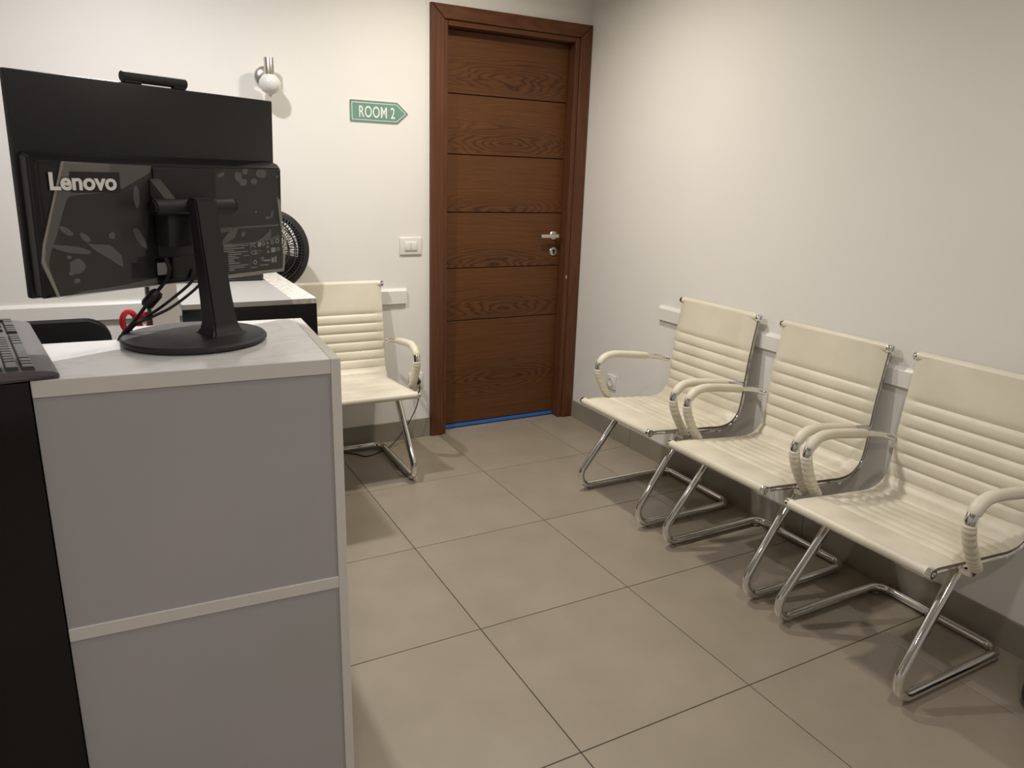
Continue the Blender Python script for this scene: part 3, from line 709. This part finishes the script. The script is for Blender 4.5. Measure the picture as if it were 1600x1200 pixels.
obj('back_bracket', bx(-.03,.03,.002,.02,.40,.62), BLACKM, t); obj('seat_plate', bx(-.1,.1,-.36,.02,.405,.4295), BLACKM, t)
bm = bmesh.new(); tube(bm, [(0,-.25,.09),(0,-.25,.25),(0,-.25,.404)], .025, 14); obj('column', bm, BLACKM, t, smooth=True)
for k in range(5):
    a = 2*math.pi*k/5+.3; e = Vector((.27*math.cos(a), -.25+.27*math.sin(a), .075))
    bm = bmesh.new(); tube(bm, [Vector((0,-.25,.10)), Vector((0,-.25,.10)).lerp(e,.5), e], .017, 8); leg = obj('leg', bm, BLACKM, t, smooth=True)
    bm = bmesh.new(); lathe(bm, [(0,-.018),(.027,-.018),(.027,.018),(0,.018)], 16, Matrix.Translation((e.x,e.y,.0275)) @ Matrix.Rotation(a,4,'Z') @ Matrix.Rotation(math.pi/2,4,'X')); obj('castor', bm, BLACKM, leg, smooth=30)
# pedestal fan
FC = at_y(418, 391, -.20)
t = thing('pedestal_fan', 'black round fan with slotted grille behind the monitor', 'fan', (FC.x, -.20, 0))
bm = bmesh.new(); lathe(bm, [(0,.0005),(.088,.0005),(.088,.012),(.05,.03),(.02,.04),(0,.04)], 32); obj('base', bm, BLACKM, t, smooth=40)
bm = bmesh.new(); tube(bm, [(0,0,.03),(0,0,.5),(0,.03,FC.z-.12),(0,.045,FC.z-.02)], .012, 12); obj('pole', bm, BLACKM, t, smooth=True)
FM = Matrix.Translation((0,0,FC.z)) @ Matrix.Rotation(math.radians(8),4,'Z') @ RY
RF = .186
bm = bmesh.new(); lathe(bm, [(RF,-.028),(RF,.028),(RF-.006,.034),(RF-.028,.036),(RF-.030,.030),(RF-.012,.026),(RF-.012,-.026),(RF-.03,-.030),(RF-.03,-.036),(RF-.006,-.034)], 64, FM, closed=True); obj('rim', bm, BLACKM, t, smooth=40)
for sgn, nm in ((1,'front_grille'),(-1,'rear_grille')):
    g_ = None
    bm = bmesh.new()
    for k in range(64):
        a = 2*math.pi*k/64; c_, s_ = math.cos(a), math.sin(a)
        tube(bm, [FM @ Vector((rr*c_, rr*s_, sgn*(.036+.03*(1-(rr/RF)**2)))) for rr in (.045,.09,.13,RF-.025)], .0019, 5)
    for rr in (.08,.115,.145):
        tube(bm, [FM @ Vector((rr*math.cos(2*math.pi*k/48), rr*math.sin(2*math.pi*k/48), sgn*(.036+.03*(1-(rr/RF)**2)))) for k in range(49)], .003, 5, cap=False)
    lathe(bm, [(0,sgn*.066),(.048,sgn*.064),(.05,sgn*.058),(0,sgn*.058)], 24, FM)
    obj(nm, bm, BLACKM, t, smooth=40)
for k in range(3):
    a0 = 2*math.pi*k/3+.9
    bm = bmesh.new(); pts_ = []
    G = [[bm.verts.new(FM @ Vector((rr*math.cos(a0+da*.95), rr*math.sin(a0+da*.95), (da-.5)*.028))) for da in (0,.25,.5,.75,1)] for rr in (.03,.07,.11,.145)]
    for i in range(3):
        for j in range(4): bm.faces.new((G[i][j],G[i][j+1],G[i+1][j+1],G[i+1][j]))
    bl = obj('blade', bm, BLACKM, t, smooth=True); so = bl.modifiers.new('thick','SOLIDIFY'); so.thickness = .003
bm = bmesh.new(); lathe(bm, [(0,.03),(.03,.03),(.035,-.02),(.05,-.0685),(.05,-.12),(.03,-.135),(0,-.135)], 24, FM); obj('motor', bm, BLACKM, t, smooth=40)

# ------------------------------------------------------------------ floor cord, bag
cp = [Vector((-1.035,-.045,.335)), Vector((-1.036,-.065,.300)), Vector((-1.06,-.075,.20)), Vector((-1.13,-.085,.09)), Vector((-1.22,-.11,.012)), Vector((-1.32,-.165,.0035)), Vector((-1.385,-.185,.0035)), Vector((-1.43,-.125,.0035)), Vector((-1.50,-.085,.0035)), Vector((-1.62,-.11,.0035)), Vector((-1.74,-.17,.0035))]
bm = bmesh.new(); tube(bm, catmull(cp, 8), .0030, 8)
t = thing('extension_lead', 'thin black lead running from the low wall socket onto the floor under the chair', 'cord', (-1.30,-.12,0))
for v in bm.verts: v.co -= Vector((-1.30,-.12,0))
obj('cord', bm, CAB, t, smooth=True)
bm = bmesh.new(); lathe(bm, [(0,.0165),(.017,.0165),(.017,.040),(.010,.055),(0,.055)], 18, Matrix.Translation((.265,.12,.335)) @ RY); obj('plug', bm, BLACKM, t, smooth=40)
pg = thing('bag', 'black bag on the floor at the right picture edge beside the nearest chair', 'bag', (-.140,-2.937,0))
bm = bx(-.13,.13,-.125,.125,.001,.20,bev=.045,seg=4)
for v in bm.verts: v.co.x *= 1-.12*(v.co.z/.2); v.co.y *= 1-.08*(v.co.z/.2)
obj('bag_body', bm, LB, pg, smooth=60)
for x in (-.05,.05):
    bm = bmesh.new(); tube(bm, fillet([(x,-.08,.19),(x,-.07,.28),(x,.07,.28),(x,.08,.19)], .05), .007, 8, .5); obj('strap', bm, LB, pg, smooth=True)

# ------------------------------------------------------------------ ceiling downlights (above the picture)
for k, (x, y, wt, c, spr) in enumerate(DOWNLIGHTS):
    nm = ['above the desk beside the door wall','above the floor before the door','above the middle chair aisle','added unseen behind the viewer to fill the counter front','above the entrance side','above the left wall'][k]
    t = thing('downlight', 'round recessed ceiling downlight ' + nm, 'ceiling light', (x, y, CEIL), group='ceiling downlights')
    bm = bmesh.new(); lathe(bm, [(.055,-.0005),(.075,-.0005),(.075,-.006),(.055,-.010)], 32, closed=True); obj('trim_ring', bm, WHITEP, t, smooth=40)
    bm = bmesh.new(); lathe(bm, [(0,-.0035),(.0545,-.0035),(.0545,-.0008),(0,-.0008)], 32); obj('lens', bm, LAMPM, t)
    ld = bpy.data.lights.new('downlight_lamp', 'AREA'); ld.shape = 'DISK'; ld.size = .10; ld.energy = wt; ld.color = c; ld.spread = math.radians(spr)
    lo = bpy.data.objects.new('downlight_lamp', ld); link(lo, t); lo.location = (0,0,-.012)
